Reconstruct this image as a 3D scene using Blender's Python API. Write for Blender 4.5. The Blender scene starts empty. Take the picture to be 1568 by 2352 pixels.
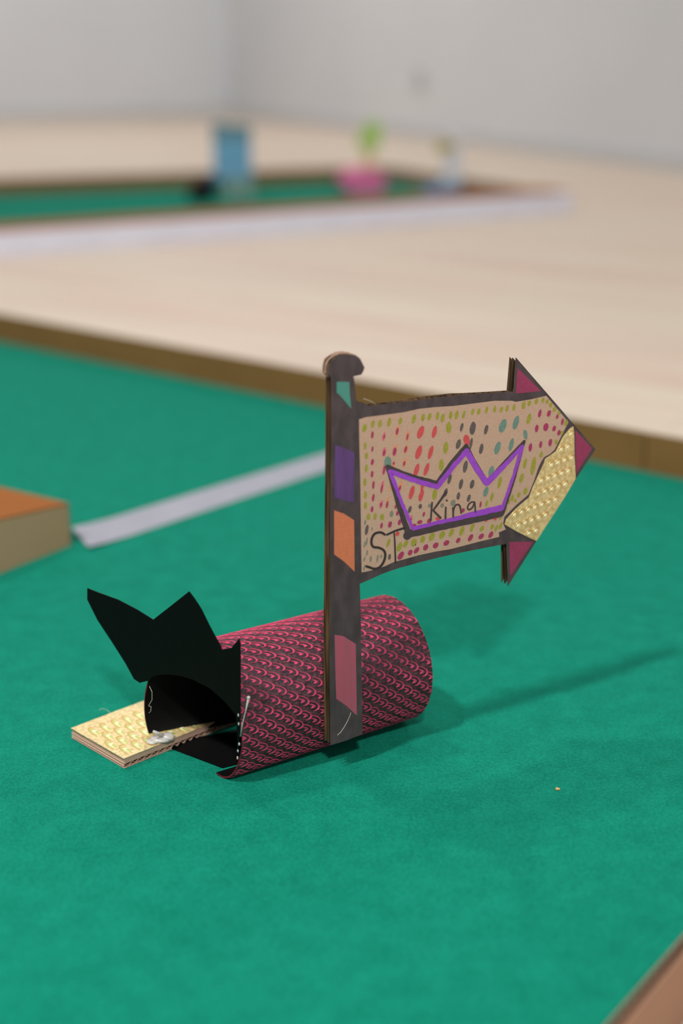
import bpy, bmesh, math, random
from mathutils import Vector

random.seed(7)
SC = bpy.context.scene
COL = SC.collection

# ------------------------------------------------------------------ camera
CAM_H = 0.40
FPX = 3267.0                                   # focal length for a 1568 x 2352 frame
PITCH = math.atan((1176 - 100) / FPX)
cam_d = bpy.data.cameras.new('camera')
cam_d.sensor_fit = 'VERTICAL'
cam_d.sensor_height = 36.0
cam_d.lens = FPX * 36.0 / 2352.0
cam_d.clip_start = 0.02
cam_d.dof.use_dof = True
cam_d.dof.focus_distance = 0.815
cam_d.dof.aperture_fstop = 2.9
cam_o = bpy.data.objects.new('camera', cam_d)
cam_o.location = (0, 0, CAM_H)
cam_o.rotation_euler = (math.pi / 2 - PITCH, 0, 0)
COL.objects.link(cam_o)
SC.camera = cam_o

# ------------------------------------------------------------------ light
world = bpy.data.worlds.new('room_ambient')
world.use_nodes = True
world.node_tree.nodes['Background'].inputs['Color'].default_value = (0.97, 0.985, 1.0, 1)
world.node_tree.nodes['Background'].inputs['Strength'].default_value = 0.15
SC.world = world


def ceiling_or_fill_lamp(x, y, power, size=0.34, color=(1.0, 0.97, 0.94)):
    d = bpy.data.lights.new('ceiling_or_fill_lamp', 'AREA')
    d.shape = 'DISK'
    d.size = size
    d.energy = power
    d.color = color
    o = bpy.data.objects.new('ceiling_or_fill_lamp', d)
    o.location = (x, y, 3.0)
    COL.objects.link(o)


ceiling_or_fill_lamp(0.28, -2.05, 116)
ceiling_or_fill_lamp(-1.27, -0.39, 92, 0.24)
ceiling_or_fill_lamp(-1.05, 1.90, 26, 0.26)
ceiling_or_fill_lamp(1.60, 3.60, 26)  # added fill lamp for the far part of the room
ceiling_or_fill_lamp(-3.20, 5.60, 42)  # added as well, keeps the left wall from going dark
ceiling_or_fill_lamp(-0.60, 6.20, 38)  # another added lamp, brightens the walls at the back

# added soft fill behind the camera, to the right, to brighten upright faces
fill_d = bpy.data.lights.new('front_fill_panel', 'AREA')
fill_d.shape = 'RECTANGLE'
fill_d.size = 2.6
fill_d.size_y = 1.7
fill_d.energy = 24
fill_d.color = (0.96, 0.98, 1.0)
fill_o = bpy.data.objects.new('front_fill_panel', fill_d)
fill_o.location = (2.7, -3.2, 2.1)
fill_o.rotation_euler = (Vector((0.0, 0.9, 0.4)) - Vector((2.7, -3.2, 2.1))).to_track_quat('-Z', 'Y').to_euler()
COL.objects.link(fill_o)

vs = SC.view_settings
vs.view_transform = 'Standard'
vs.look = 'None'
vs.exposure = 0.0
vs.gamma = 1.0
vs.use_curve_mapping = False
SC.display_settings.display_device = 'sRGB'

# ------------------------------------------------------------------ vectors
FWD = Vector((0, math.cos(PITCH), -math.sin(PITCH)))
UP = Vector((0, math.sin(PITCH), math.cos(PITCH)))
RT = Vector((1, 0, 0))
EYE = Vector((0, 0, CAM_H))
Z = Vector((0, 0, 1))


def ray(x, y):
    return RT * ((x - 784) / FPX) - UP * ((y - 1176) / FPX) + FWD


def ground(x, y, z=0.0):
    """the point of the horizontal plane at height z seen at a measured spot of the photograph"""
    d = ray(x, y)
    return EYE + d * ((z - CAM_H) / d.z)


class Plane:
    """a real plane in the room with its own axes: a along u, b along v, depth along n (towards the viewer)"""

    def __init__(self, o, u, v):
        self.o, self.u, self.v = o, u.normalized(), v.normalized()
        self.n = self.u.cross(self.v).normalized()

    def from_px(self, x, y):
        d = ray(x, y)
        p = EYE + d * ((self.o - EYE).dot(self.n) / d.dot(self.n)) - self.o
        return (p.dot(self.u), p.dot(self.v))

    def at(self, a, b, h=0.0):
        return self.o + self.u * a + self.v * b + self.n * h


# ------------------------------------------------------------------ materials
def lin(c):
    c = c / 255.0
    return c / 12.92 if c <= 0.04045 else ((c + 0.055) / 1.055) ** 2.4


def rgb(r, g, b, k=1.0):
    return (min(1, lin(r) * k), min(1, lin(g) * k), min(1, lin(b) * k), 1)


def material(name, col, rough=0.7, col2=None, scale=60.0, stretch=(1, 1, 1), detail=3.0, bump=0.0, bump_scale=None,
             spec=0.3, metal=0.0, lo=0.35, hi=0.65, rot=0.0, sheen=0.0, bump_dist=0.001):
    m = bpy.data.materials.new(name)
    m.use_nodes = True
    nt = m.node_tree
    b = nt.nodes['Principled BSDF']
    b.inputs['Base Color'].default_value = col
    b.inputs['Roughness'].default_value = rough
    b.inputs['Specular IOR Level'].default_value = spec
    b.inputs['Metallic'].default_value = metal
    if sheen:
        b.inputs['Sheen Weight'].default_value = sheen
        b.inputs['Sheen Roughness'].default_value = 0.5
    if col2 is not None or bump:
        tc = nt.nodes.new('ShaderNodeTexCoord')
        mp = nt.nodes.new('ShaderNodeMapping')
        mp.inputs['Scale'].default_value = stretch
        mp.inputs['Rotation'].default_value = (0, 0, rot)
        nt.links.new(tc.outputs['Object'], mp.inputs['Vector'])
    if col2 is not None:
        nz = nt.nodes.new('ShaderNodeTexNoise')
        nz.inputs['Scale'].default_value = scale
        nz.inputs['Detail'].default_value = detail
        nt.links.new(mp.outputs['Vector'], nz.inputs['Vector'])
        cr = nt.nodes.new('ShaderNodeValToRGB')
        cr.color_ramp.elements[0].position = lo
        cr.color_ramp.elements[0].color = col
        cr.color_ramp.elements[1].position = hi
        cr.color_ramp.elements[1].color = col2
        nt.links.new(nz.outputs['Fac'], cr.inputs['Fac'])
        nt.links.new(cr.outputs['Color'], b.inputs['Base Color'])
    if bump:
        n2 = nt.nodes.new('ShaderNodeTexNoise')
        n2.inputs['Scale'].default_value = bump_scale or scale
        n2.inputs['Detail'].default_value = 4
        nt.links.new(mp.outputs['Vector'], n2.inputs['Vector'])
        bp = nt.nodes.new('ShaderNodeBump')
        bp.inputs['Strength'].default_value = bump
        bp.inputs['Distance'].default_value = bump_dist
        nt.links.new(n2.outputs['Fac'], bp.inputs['Height'])
        nt.links.new(bp.outputs['Normal'], b.inputs['Normal'])
    return m


def felt_material(name, base):
    """green felt: fine fibres, soft mottling and faint creases"""
    m = bpy.data.materials.new(name)
    m.use_nodes = True
    nt = m.node_tree
    N = nt.nodes.new
    L = nt.links.new
    b = nt.nodes['Principled BSDF']
    b.inputs['Roughness'].default_value = 0.95
    b.inputs['Specular IOR Level'].default_value = 0.06
    b.inputs['Sheen Weight'].default_value = 0.03
    b.inputs['Sheen Roughness'].default_value = 0.45
    b.inputs['Sheen Tint'].default_value = (0.55, 0.9, 0.8, 1)
    tc = N('ShaderNodeTexCoord')
    fine = N('ShaderNodeTexNoise')
    fine.inputs['Scale'].default_value = 620
    fine.inputs['Detail'].default_value = 4
    fine.inputs['Roughness'].default_value = 0.7
    mid = N('ShaderNodeTexNoise')
    mid.inputs['Scale'].default_value = 60
    mid.inputs['Detail'].default_value = 4
    big = N('ShaderNodeTexNoise')
    big.inputs['Scale'].default_value = 7
    big.inputs['Detail'].default_value = 2
    for n in (fine, mid, big):
        L(tc.outputs['Object'], n.inputs['Vector'])
    mx = N('ShaderNodeMath')
    mx.operation = 'MULTIPLY_ADD'
    L(fine.outputs['Fac'], mx.inputs[0])
    mx.inputs[1].default_value = 0.75
    mm = N('ShaderNodeMath')
    mm.operation = 'MULTIPLY'
    L(mid.outputs['Fac'], mm.inputs[0])
    mm.inputs[1].default_value = 0.25
    L(mm.outputs[0], mx.inputs[2])
    cr = N('ShaderNodeValToRGB')
    cr.color_ramp.elements[0].position = 0.36
    cr.color_ramp.elements[0].color = tuple(c * 0.72 for c in base[:3]) + (1,)
    cr.color_ramp.elements[1].position = 0.66
    cr.color_ramp.elements[1].color = (base[0] * 1.9 + 0.003, base[1] * 1.22, base[2] * 1.25, 1)
    L(mx.outputs[0], cr.inputs['Fac'])
    L(cr.outputs['Color'], b.inputs['Base Color'])
    hs = N('ShaderNodeMath')
    hs.operation = 'MULTIPLY_ADD'
    L(big.outputs['Fac'], hs.inputs[0])
    hs.inputs[1].default_value = 14.0
    L(fine.outputs['Fac'], hs.inputs[2])
    bp = N('ShaderNodeBump')
    bp.inputs['Strength'].default_value = 0.5
    bp.inputs['Distance'].default_value = 0.0006
    L(hs.outputs[0], bp.inputs['Height'])
    L(bp.outputs['Normal'], b.inputs['Normal'])
    return m


def wood_floor_material(name, rot):
    """pale boards: long streaks along the grain and a slight change of tint from board to board"""
    m = bpy.data.materials.new(name)
    m.use_nodes = True
    nt = m.node_tree
    N = nt.nodes.new
    L = nt.links.new
    b = nt.nodes['Principled BSDF']
    b.inputs['Roughness'].default_value = 0.45
    b.inputs['Specular IOR Level'].default_value = 0.35
    tc = N('ShaderNodeTexCoord')
    mp = N('ShaderNodeMapping')
    mp.inputs['Rotation'].default_value = (0, 0, rot)
    L(tc.outputs['Object'], mp.inputs['Vector'])
    br = N('ShaderNodeTexBrick')
    br.inputs['Scale'].default_value = 1.0
    br.inputs['Brick Width'].default_value = 1.2
    br.inputs['Row Height'].default_value = 0.09
    br.inputs['Mortar Size'].default_value = 0.0012
    br.inputs['Color1'].default_value = rgb(214, 200, 180)
    br.inputs['Color2'].default_value = rgb(216, 188, 170)
    br.inputs['Mortar'].default_value = rgb(150, 120, 98)
    br.offset_frequency = 2
    L(mp.outputs['Vector'], br.inputs['Vector'])
    st = N('ShaderNodeMapping')
    st.inputs['Scale'].default_value = (0.7, 9, 1)
    L(mp.outputs['Vector'], st.inputs['Vector'])
    nz = N('ShaderNodeTexNoise')
    nz.inputs['Scale'].default_value = 1.6
    nz.inputs['Detail'].default_value = 5
    L(st.outputs['Vector'], nz.inputs['Vector'])
    cr = N('ShaderNodeValToRGB')
    cr.color_ramp.elements[0].position = 0.35
    cr.color_ramp.elements[0].color = rgb(202, 175, 160)
    cr.color_ramp.elements[1].position = 0.62
    cr.color_ramp.elements[1].color = rgb(216, 206, 186)
    L(nz.outputs['Fac'], cr.inputs['Fac'])
    mix = N('ShaderNodeMixRGB')
    mix.inputs['Fac'].default_value = 0.5
    L(br.outputs['Color'], mix.inputs['Color1'])
    L(cr.outputs['Color'], mix.inputs['Color2'])
    L(mix.outputs['Color'], b.inputs['Base Color'])
    return m


K = 1.25
M = {}
M['felt'] = felt_material('green_felt', rgb(8, 140, 114, 0.79))
M['floor'] = wood_floor_material('pale_wood_floor', math.radians(36))
M['wall'] = material('white_wall_paint', rgb(214, 217, 221), 0.9, rgb(218, 221, 224), 2.0)
M['skirting'] = material('grey_skirting', rgb(200, 202, 204), 0.6)
M['card'] = material('brown_cardboard', rgb(174, 143, 123, K), 0.85, rgb(180, 150, 131, K), 900, bump=0.15)
M['card_edge'] = material('cardboard_edge', rgb(118, 92, 64), 0.9, rgb(52, 38, 26), 500, stretch=(1, 1, 0.05), bump=0.4)
M['card_core'] = material('cardboard_core', rgb(70, 52, 36), 0.9, rgb(48, 35, 24), 700)
M['border'] = material('olive_brown_cardboard', rgb(132, 98, 54), 0.8, rgb(126, 92, 50), 20)
M['border_red'] = material('warm_brown_cardboard', rgb(168, 130, 106), 0.85, rgb(158, 122, 100), 12)
M['box_top'] = material('orange_brown_cardboard', rgb(152, 96, 54), 0.9, rgb(148, 94, 56), 14, spec=0.0)
M['box_side'] = material('kraft_cardboard', rgb(186, 152, 116), 0.85, rgb(190, 156, 122), 10)
M['tape'] = material('white_paper_tape', rgb(150, 151, 163), 0.6, rgb(156, 156, 167), 30)
M['white_tape'] = material('white_border_tape', rgb(224, 226, 240), 0.5, rgb(218, 220, 234), 12)
M['marker'] = material('black_marker', rgb(74, 64, 67, K), 0.65, rgb(60, 52, 54, K), 160, stretch=(1, 1, 0.5), rot=0.6, bump=0.1, spec=0.35)
M['marker_line'] = material('black_marker_line', rgb(62, 53, 55, K), 0.65, rgb(70, 60, 62, K), 260)
M['ink_black'] = material('black_pen', rgb(50, 45, 45, K), 0.6)
M['purple'] = material('purple_felt_pen', rgb(146, 66, 190, K), 0.6, rgb(134, 64, 170, K), 300)
M['post_purple'] = material('dark_purple_marker', rgb(92, 62, 118, K), 0.7, rgb(80, 56, 98, K), 240, stretch=(1, 1, 0.15))
M['teal'] = material('teal_marker', rgb(66, 134, 122, K), 0.7, rgb(74, 128, 118, K), 400)
M['orange'] = material('orange_marker', rgb(196, 112, 78, K), 0.7, rgb(186, 108, 76, K), 500)
M['pink'] = material('dusty_pink_marker', rgb(164, 78, 98, K), 0.7, rgb(152, 80, 92, K), 300, stretch=(1, 1, 0.1))
M['magenta'] = material('magenta_marker', rgb(142, 54, 88, K), 0.7, rgb(132, 50, 80, K), 300)
M['dot_magenta'] = material('dot_magenta', rgb(150, 52, 86, K), 0.7)
M['dot_red'] = material('dot_red', rgb(192, 76, 78, K), 0.7, rgb(180, 70, 74, K), 500)
M['dot_pink'] = material('dot_pink', rgb(192, 96, 112, K), 0.7)
M['dot_orange'] = material('dot_orange', rgb(200, 132, 98, K), 0.7)
M['dot_olive'] = material('dot_olive', rgb(134, 134, 42, K), 0.7, rgb(146, 142, 62, K), 700)
M['dot_teal'] = material('dot_teal', rgb(92, 122, 112, K), 0.7, rgb(104, 130, 120, K), 500)
M['dot_gray'] = material('dot_gray', rgb(82, 72, 72, K), 0.7, rgb(94, 86, 84, K), 700)
M['dot_sage'] = material('dot_sage', rgb(118, 118, 106, K), 0.7)
M['gold'] = material('gold_foil', rgb(186, 160, 106, K), 0.36, rgb(212, 196, 146, K), 420, bump=0.3, bump_scale=500, spec=0.6, metal=0.25)
M['gold_dark'] = material('gold_relief', rgb(178, 140, 76, K), 0.35, rgb(190, 154, 90, K), 900, spec=0.6, metal=0.3)
M['gold_green'] = material('gold_green_relief', rgb(172, 178, 92, K), 0.4, spec=0.5, metal=0.2)
M['gold_glint'] = material('painted_gold_glint', rgb(236, 226, 184, K), 0.3, spec=0.7, metal=0.2)  # reflections off the embossing, painted in as pale leaves
M['scale_dark'] = material('dark_plum_foil', rgb(92, 60, 66), 0.6, rgb(48, 30, 37), 500, bump=0.6, bump_scale=1100, spec=0.3, bump_dist=0.0006)
M['scale_pink'] = material('pink_foil', rgb(200, 72, 104), 0.6, rgb(184, 62, 92), 400, spec=0.25)
M['scale_grey'] = material('grey_violet_foil', rgb(80, 60, 74), 0.42, rgb(40, 29, 40), 900, spec=0.6, metal=0.3)
M['black_card'] = material('black_glossy_paper', (0.0025, 0.0025, 0.0027, 1), 0.5, spec=0.09, bump=0.35, bump_scale=45, bump_dist=0.0015)
M['black_in'] = material('black_inner_paper', (0.003, 0.003, 0.0032, 1), 0.6, spec=0.1)
M['dark_red'] = material('dark_red_paper_edge', rgb(110, 22, 36), 0.6)
M['glue'] = material('hot_glue', rgb(244, 240, 236), 0.25, spec=0.6)
M['glue'].node_tree.nodes['Principled BSDF'].inputs['Transmission Weight'].default_value = 0.5
M['lint'] = material('pale_fibre', rgb(214, 202, 190), 0.7)
M['crumb'] = material('tan_crumb', rgb(214, 170, 110), 0.8)
M['blue'] = material('blue_paper', rgb(124, 176, 208), 0.6, rgb(112, 168, 204), 20)
M['blue_dark'] = material('slate_blue_paper', rgb(108, 150, 164), 0.6, rgb(96, 134, 152), 60)
M['sage'] = material('sage_paper', rgb(136, 164, 156), 0.7)
M['black'] = material('black_paper', rgb(10, 10, 14), 0.6)
M['navy'] = material('navy_paper', rgb(36, 52, 92), 0.6)
M['lime'] = material('lime_paper', rgb(178, 212, 118), 0.6)
M['pale_yellow'] = material('pale_yellow_paper', rgb(222, 212, 160), 0.6)
M['hot_pink'] = material('hot_pink_paper', rgb(228, 118, 166), 0.6)
M['white_card'] = material('white_card', rgb(226, 220, 228), 0.6)
M['mustard'] = material('mustard_paper', rgb(186, 170, 84), 0.6)
M['steel_blue'] = material('steel_blue_paper', rgb(104, 146, 186), 0.6)
M['outlet'] = material('socket_plastic', rgb(186, 188, 192), 0.4)


# ------------------------------------------------------------------ mesh helpers
class MB:
    def __init__(self):
        self.v, self.f, self.mi, self.mats = [], [], [], []

    def slot(self, m):
        if m not in self.mats:
            self.mats.append(m)
        return self.mats.index(m)

    def add(self, pts, faces, m):
        k = len(self.v)
        self.v += [tuple(p) for p in pts]
        s = self.slot(m)
        for f in faces:
            self.f.append([k + i for i in f])
            self.mi.append(s)

    def hexa(self, p, m):
        """eight corners: bottom ring then top ring"""
        self.add(p, [(3, 2, 1, 0), (4, 5, 6, 7), (0, 1, 5, 4), (1, 2, 6, 5), (2, 3, 7, 6), (3, 0, 4, 7)], m)

    def box(self, o, ax, ay, az, m):
        o, ax, ay, az = Vector(o), Vector(ax), Vector(ay), Vector(az)
        b = [o, o + ax, o + ax + ay, o + ay]
        self.hexa(b + [p + az for p in b], m)

    def prism(self, pl, outline, h0, h1, m, m_side=None, m_back=None):
        n = len(outline)
        a = sum(outline[i][0] * outline[(i + 1) % n][1] - outline[(i + 1) % n][0] * outline[i][1] for i in range(n))
        if a < 0:
            outline = outline[::-1]
        front = [pl.at(x, y, h1) for x, y in outline]
        back = [pl.at(x, y, h0) for x, y in outline]
        self.add(front, [tuple(range(n))], m)
        self.add(back, [tuple(reversed(range(n)))], m_back or m)
        self.add(front + back, [(i, n + i, n + (i + 1) % n, (i + 1) % n) for i in range(n)], m_side or m)

    def sheet(self, pl, outline, h, m):
        n = len(outline)
        a = sum(outline[i][0] * outline[(i + 1) % n][1] - outline[(i + 1) % n][0] * outline[i][1] for i in range(n))
        if a < 0:
            outline = outline[::-1]
        self.add([pl.at(x, y, h) for x, y in outline], [tuple(range(n))], m)

    def tube(self, pts, r, m, seg=6, taper=None):
        pts = [Vector(p) for p in pts]
        rings = []
        for i, p in enumerate(pts):
            t = (pts[min(i + 1, len(pts) - 1)] - pts[max(i - 1, 0)]).normalized()
            a = t.cross(Z if abs(t.z) < 0.9 else RT).normalized()
            b = t.cross(a)
            rr = r if taper is None else r * taper[i]
            rings.append([p + (a * math.cos(2 * math.pi * k / seg) + b * math.sin(2 * math.pi * k / seg)) * rr for k in range(seg)])
        v = [q for R in rings for q in R]
        f = []
        for i in range(len(pts) - 1):
            for k in range(seg):
                f.append((i * seg + k, i * seg + (k + 1) % seg, (i + 1) * seg + (k + 1) % seg, (i + 1) * seg + k))
        f.append(tuple(reversed(range(seg))))
        f.append(tuple((len(pts) - 1) * seg + k for k in range(seg)))
        self.add(v, f, m)

    def build(self, name, parent=None, smooth=False):
        me = bpy.data.meshes.new(name)
        me.from_pydata(self.v, [], self.f)
        for m in self.mats:
            me.materials.append(M[m])
        me.polygons.foreach_set('material_index', self.mi)
        if smooth:
            me.polygons.foreach_set('use_smooth', [True] * len(me.polygons))
        me.validate()
        me.update()
        o = bpy.data.objects.new(name, me)
        COL.objects.link(o)
        if parent is not None:
            o.parent = parent
            q = parent
            off = Vector((0, 0, 0))
            while q is not None:
                off += q.location
                q = q.parent
            me.transform(__import__('mathutils').Matrix.Translation(-off))
        return o


def recentre(o):
    """put a top-level mesh's origin at the centre of its base"""
    me = o.data
    xs = [v.co for v in me.vertices]
    c = Vector(((min(p.x for p in xs) + max(p.x for p in xs)) / 2, (min(p.y for p in xs) + max(p.y for p in xs)) / 2, min(p.z for p in xs)))
    for v in me.vertices:
        v.co -= c
    o.location = c
    return o


def tag(o, label=None, cat=None, group=None, kind=None):
    if label:
        o['label'] = label
    if cat:
        o['category'] = cat
    if group:
        o['group'] = group
    if kind:
        o['kind'] = kind
    return o


def thing(name, loc, label, cat, group=None):
    o = bpy.data.objects.new(name, None)
    o.location = loc
    o.empty_display_size = 0.03
    COL.objects.link(o)
    return tag(o, label, cat, group)


def smooth_path(pts, n=5):
    """Catmull-Rom through 2-D points"""
    out = []
    for i in range(len(pts) - 1):
        p0, p1, p2, p3 = pts[max(i - 1, 0)], pts[i], pts[i + 1], pts[min(i + 2, len(pts) - 1)]
        for k in range(n):
            t = k / n
            out.append(tuple(0.5 * (2 * p1[j] + (p2[j] - p0[j]) * t + (2 * p0[j] - 5 * p1[j] + 4 * p2[j] - p3[j]) * t * t
                                    + (3 * p1[j] - p0[j] - 3 * p2[j] + p3[j]) * t ** 3) for j in range(len(p1))))
    out.append(tuple(pts[-1]))
    return out


# ------------------------------------------------------------------ the room
C0 = ground(530, 264)                                   # corner of the two walls
dl = Vector((-1.2345, -0.5552, 0)).normalized()          # along the left wall
dr = Vector((0.5552, -1.2345, 0)).normalized()           # along the right wall
mb = MB()
mb.box((-9, -3.5, -0.05), (18, 0, 0), (0, 14, 0), (0, 0, 0.05), 'floor')
floor = tag(mb.build('floor'), kind='structure')
mb = MB()
mb.box(C0 - dr * 0.1, dl * 7, dr * 0.1, Z * 3.1, 'wall')
tag(mb.build('wall_left'), kind='structure')
mb = MB()
mb.box(C0 + dr * 0.0, dr * 9, -dl * 0.1, Z * 3.1, 'wall')
tag(mb.build('wall_right'), kind='structure')
mb = MB()
mb.box(C0 + dr * 0.012, dl * 7, -dr * 0.012, Z * 0.05, 'skirting')
tag(mb.build('baseboard_left'), kind='structure')
mb = MB()
mb.box(C0, dr * 9, dl * 0.012, Z * 0.05, 'skirting')
tag(mb.build('baseboard_right'), kind='structure')

# wall socket, low on the right wall
wp = Plane(C0 + dl * 0.001, dr, Z)
a, b = wp.from_px(965, 183)
so = thing('wall_socket', wp.at(a, b - 0.04, 0), 'small pale socket plate low on the white wall', 'socket')
wn = dl
pl = Plane(wp.at(a, b), dr, Z)
sgn = 1 if pl.n.dot(dl) > 0 else -1
mb = MB()
mb.prism(pl, [(-0.04, -0.036), (-0.036, -0.04), (0.036, -0.04), (0.04, -0.036), (0.04, 0.036), (0.036, 0.04), (-0.036, 0.04), (-0.04, 0.036)],
         min(0, 0.009 * sgn), max(0, 0.009 * sgn), 'outlet')
mb.build('plate', so)
mb = MB()
circ = [(0.022 * math.cos(t * math.pi / 10), 0.022 * math.sin(t * math.pi / 10)) for t in range(20)]
mb.prism(pl, circ, min(0.009 * sgn, 0.0115 * sgn), max(0.009 * sgn, 0.0115 * sgn), 'skirting')
mb.build('insert', so)

# ------------------------------------------------------------------ the near lane
A, B = ground(0, 787), ground(1568, 1105)
d1 = (B - A).normalized()                                # along the far border
n1 = Vector((-d1.y, d1.x, 0))                            # away from the lane
if n1.y < 0:
    n1 = -n1
E0, E1 = ground(1395, 2352, 0.04), ground(1568, 2150, 0.04)
E0.z = E1.z = 0
e1 = (E1 - E0).normalized()


def meet(p, d, q, e):
    det = d.x * (-e.y) + e.x * d.y
    r = q - p
    t = (r.x * (-e.y) + e.x * r.y) / det
    return p + d * t


I = meet(B, d1, E0, e1)
lane = [A - d1 * 0.3, I, E0 - e1 * 0.36, A - d1 * 0.3 - n1 * 1.25]
FELT_T = 0.002
mb = MB()
mb.hexa([p + Z * 0.0 for p in lane[::-1]] + [p + Z * FELT_T for p in lane[::-1]], 'felt')
felt = recentre(mb.build('felt_lane'))
tag(felt, 'green felt sheet of the near lane under the crown tunnel', 'felt')
GZ = FELT_T


def border(p, q, out, name, label, m, h=0.04, t=0.005, mtop=None, cat='border', group=None, face=None):
    """a strip of double-wall cardboard on edge: two faces and a recessed fluted core"""
    d = (q - p).normalized()
    root = thing(name, (p + q) / 2, label, cat, group)
    for k, (o0, nm) in enumerate(((0, 'inner_face'), (t - 0.0007, 'outer_face'))):
        mb = MB()
        mb.box(p + out * o0, q - p, out * 0.0007, Z * h, face if (face and k == 1) else m)
        mb.build(nm, root)
    mb = MB()
    L = (q - p).length
    n = min(1500, int(L / 0.0016))
    for zoff in (0.0,):
        v, f = [], []
        for i in range(n + 1):
            w = out * (t / 2 + (t / 2 - 0.0009) * math.cos(i * math.pi / 2))
            b0 = p + d * (L * i / n) + w
            v += [b0 + Z * 0.001, b0 + Z * (h - 0.0006)]
        f = [(2 * i, 2 * i + 2, 2 * i + 3, 2 * i + 1) for i in range(n)]
        mb.add(v, f, 'card_core')
    mb.build('corrugated_core', root)
    return root


seam = ground(1478, 1086)
ts = (seam - A).dot(d1)
border(A - d1 * 0.3, A + d1 * (ts - 0.0008), n1, 'cardboard_border', 'long brown cardboard strip edging the far side of the near lane', 'border',
       group='cardboard borders of the near lane')
border(A + d1 * (ts + 0.0008), I - d1 * 0.006, n1, 'cardboard_border', 'short brown cardboard strip butted on at the right edge of the photo', 'border',
       group='cardboard borders of the near lane')
ne = Vector((e1.y, -e1.x, 0))
border(E0 - e1 * 0.36, I, ne, 'cardboard_border', 'nearest brown cardboard strip in the bottom right corner with corrugated top edge', 'border_red',
       group='cardboard borders of the near lane')

# cardboard block at the left
P = ground(164, 1252, GZ)
f1 = (ground(0, 1317, GZ) - P).normalized()
f2 = Vector((f1.y, -f1.x, 0))
if f2.x > 0:
    f2 = -f2
bx = thing('cardboard_block', P + f1 * 0.15 + f2 * 0.15, 'low cardboard box with an orange brown top on the felt at the left edge', 'box')
BH = 0.0355
mb = MB()
mb.box(P, f1 * 0.0016, f2 * 0.30, Z * BH, 'box_side')
mb.build('side_wall', bx)
mb = MB()
BH2 = 0.0435
for w0, w1, h0, h1 in ((0.0, 0.08, BH, BH2), (0.08, 0.30, BH2, BH2)):
    lo_ = [P + f1 * w0, P + f1 * w1, P + f1 * w1 + f2 * 0.0016, P + f1 * w0 + f2 * 0.0016]
    mb.hexa(lo_ + [lo_[0] + Z * h0, lo_[1] + Z * h1, lo_[2] + Z * h1, lo_[3] + Z * h0], 'box_side')
mb.build('front_wall', bx)
mb = MB()
mb.box(P + f1 * 0.2984, f1 * 0.0016, f2 * 0.30, Z * BH2, 'box_side')
mb.build('side_wall', bx)
mb = MB()
mb.box(P + f2 * 0.2984, f2 * 0.0016, f1 * 0.30, Z * BH, 'box_side')
mb.build('back_wall', bx)
mb = MB()
for w0, w1, h0, h1 in ((0.0, 0.08, BH, BH2), (0.08, 0.30, BH2, BH2)):
    tp = [P + f1 * w0 + Z * h0, P + f1 * w1 + Z * h1, P + f1 * w1 + f2 * 0.3 + Z * h1, P + f1 * w0 + f2 * 0.3 + Z * h0]
    mb.hexa(tp + [p + Z * 0.0014 for p in tp], 'box_top')
mb.build('lid', bx)

# white tape across the felt
t0, t1 = ground(165, 1219, GZ), ground(203, 1264, GZ)
t2, t3 = ground(742, 1043, GZ), ground(742, 1084, GZ)
ta, tb = (t2 - t0).normalized(), (t3 - t1).normalized()
ea, eb = meet(t0, ta, A - n1 * 0.001, d1), meet(t1, tb, A - n1 * 0.001, d1)
mb = MB()
N = 24
ra, rb = [], []
for i in range(N + 1):
    k = i / N
    lift = 0.0025 * max(0, 1 - k * 9) ** 2 + 0.0003
    ra.append(t0.lerp(ea, k) + Z * lift)
    rb.append(t1.lerp(eb, k) + Z * lift)
v = ra + rb + [p + Z * 0.0004 for p in ra] + [p + Z * 0.0004 for p in rb]
n = N + 1
fs = []
for i in range(N):
    fs += [(2 * n + i, 3 * n + i, 3 * n + i + 1, 2 * n + i + 1), (i, i + 1, n + i + 1, n + i),
           (n + i, n + i + 1, 3 * n + i + 1, 3 * n + i), (i, 2 * n + i, 2 * n + i + 1, i + 1)]
fs += [(0, n, 3 * n, 2 * n), (N, 2 * n + N, 3 * n + N, n + N)]
mb.add(v, fs, 'tape')
tag(recentre(mb.build('paper_tape')), 'white paper tape strip across the green felt from the cardboard box', 'tape')

# ------------------------------------------------------------------ the crown tunnel obstacle
P0 = ground(512, 1788, GZ + 0.001)
az = math.radians(48)
mu = Vector((math.cos(az), math.sin(az), 0))             # into the tunnel mouth
ms = Vector((mu.y, -mu.x, 0))                            # along the mouth, to the right
mouth = Plane(Vector((P0.x, P0.y, 0)), ms, Z)            # n faces out of the mouth

root = thing('tunnel_obstacle', (0.0, 0.775, GZ),
             'homemade pink scaled tunnel with black crown, gold ramp and an arrow sign reading King ST', 'golf obstacle')

# --- tube
near = [(-63, 5.0), (-66.5, 11), (-68.5, 20), (-68, 30), (-66, 38), (-62, 48), (-56, 58), (-48, 66.5), (-38, 72.5), (-27, 75),
        (-16, 74), (-6, 70), (2, 63.5), (8.5, 55.5), (12.8, 46.5), (15, 37), (15, 28), (13, 19), (9.5, 11), (4.5, 5.0), (-1, 2.6), (-7, 3.0)]


def resample(pts, n):
    d = [0]
    for i in range(1, len(pts)):
        d.append(d[-1] + math.dist(pts[i], pts[i - 1]))
    out, k = [], 0
    for i in range(n):
        t = d[-1] * i / (n - 1)
        while k < len(d) - 2 and d[k + 1] < t:
            k += 1
        s = (t - d[k]) / (d[k + 1] - d[k])
        out.append(tuple(pts[k][j] + (pts[k + 1][j] - pts[k][j]) * s for j in range(len(pts[0]))))
    return out, d[-1]


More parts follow.
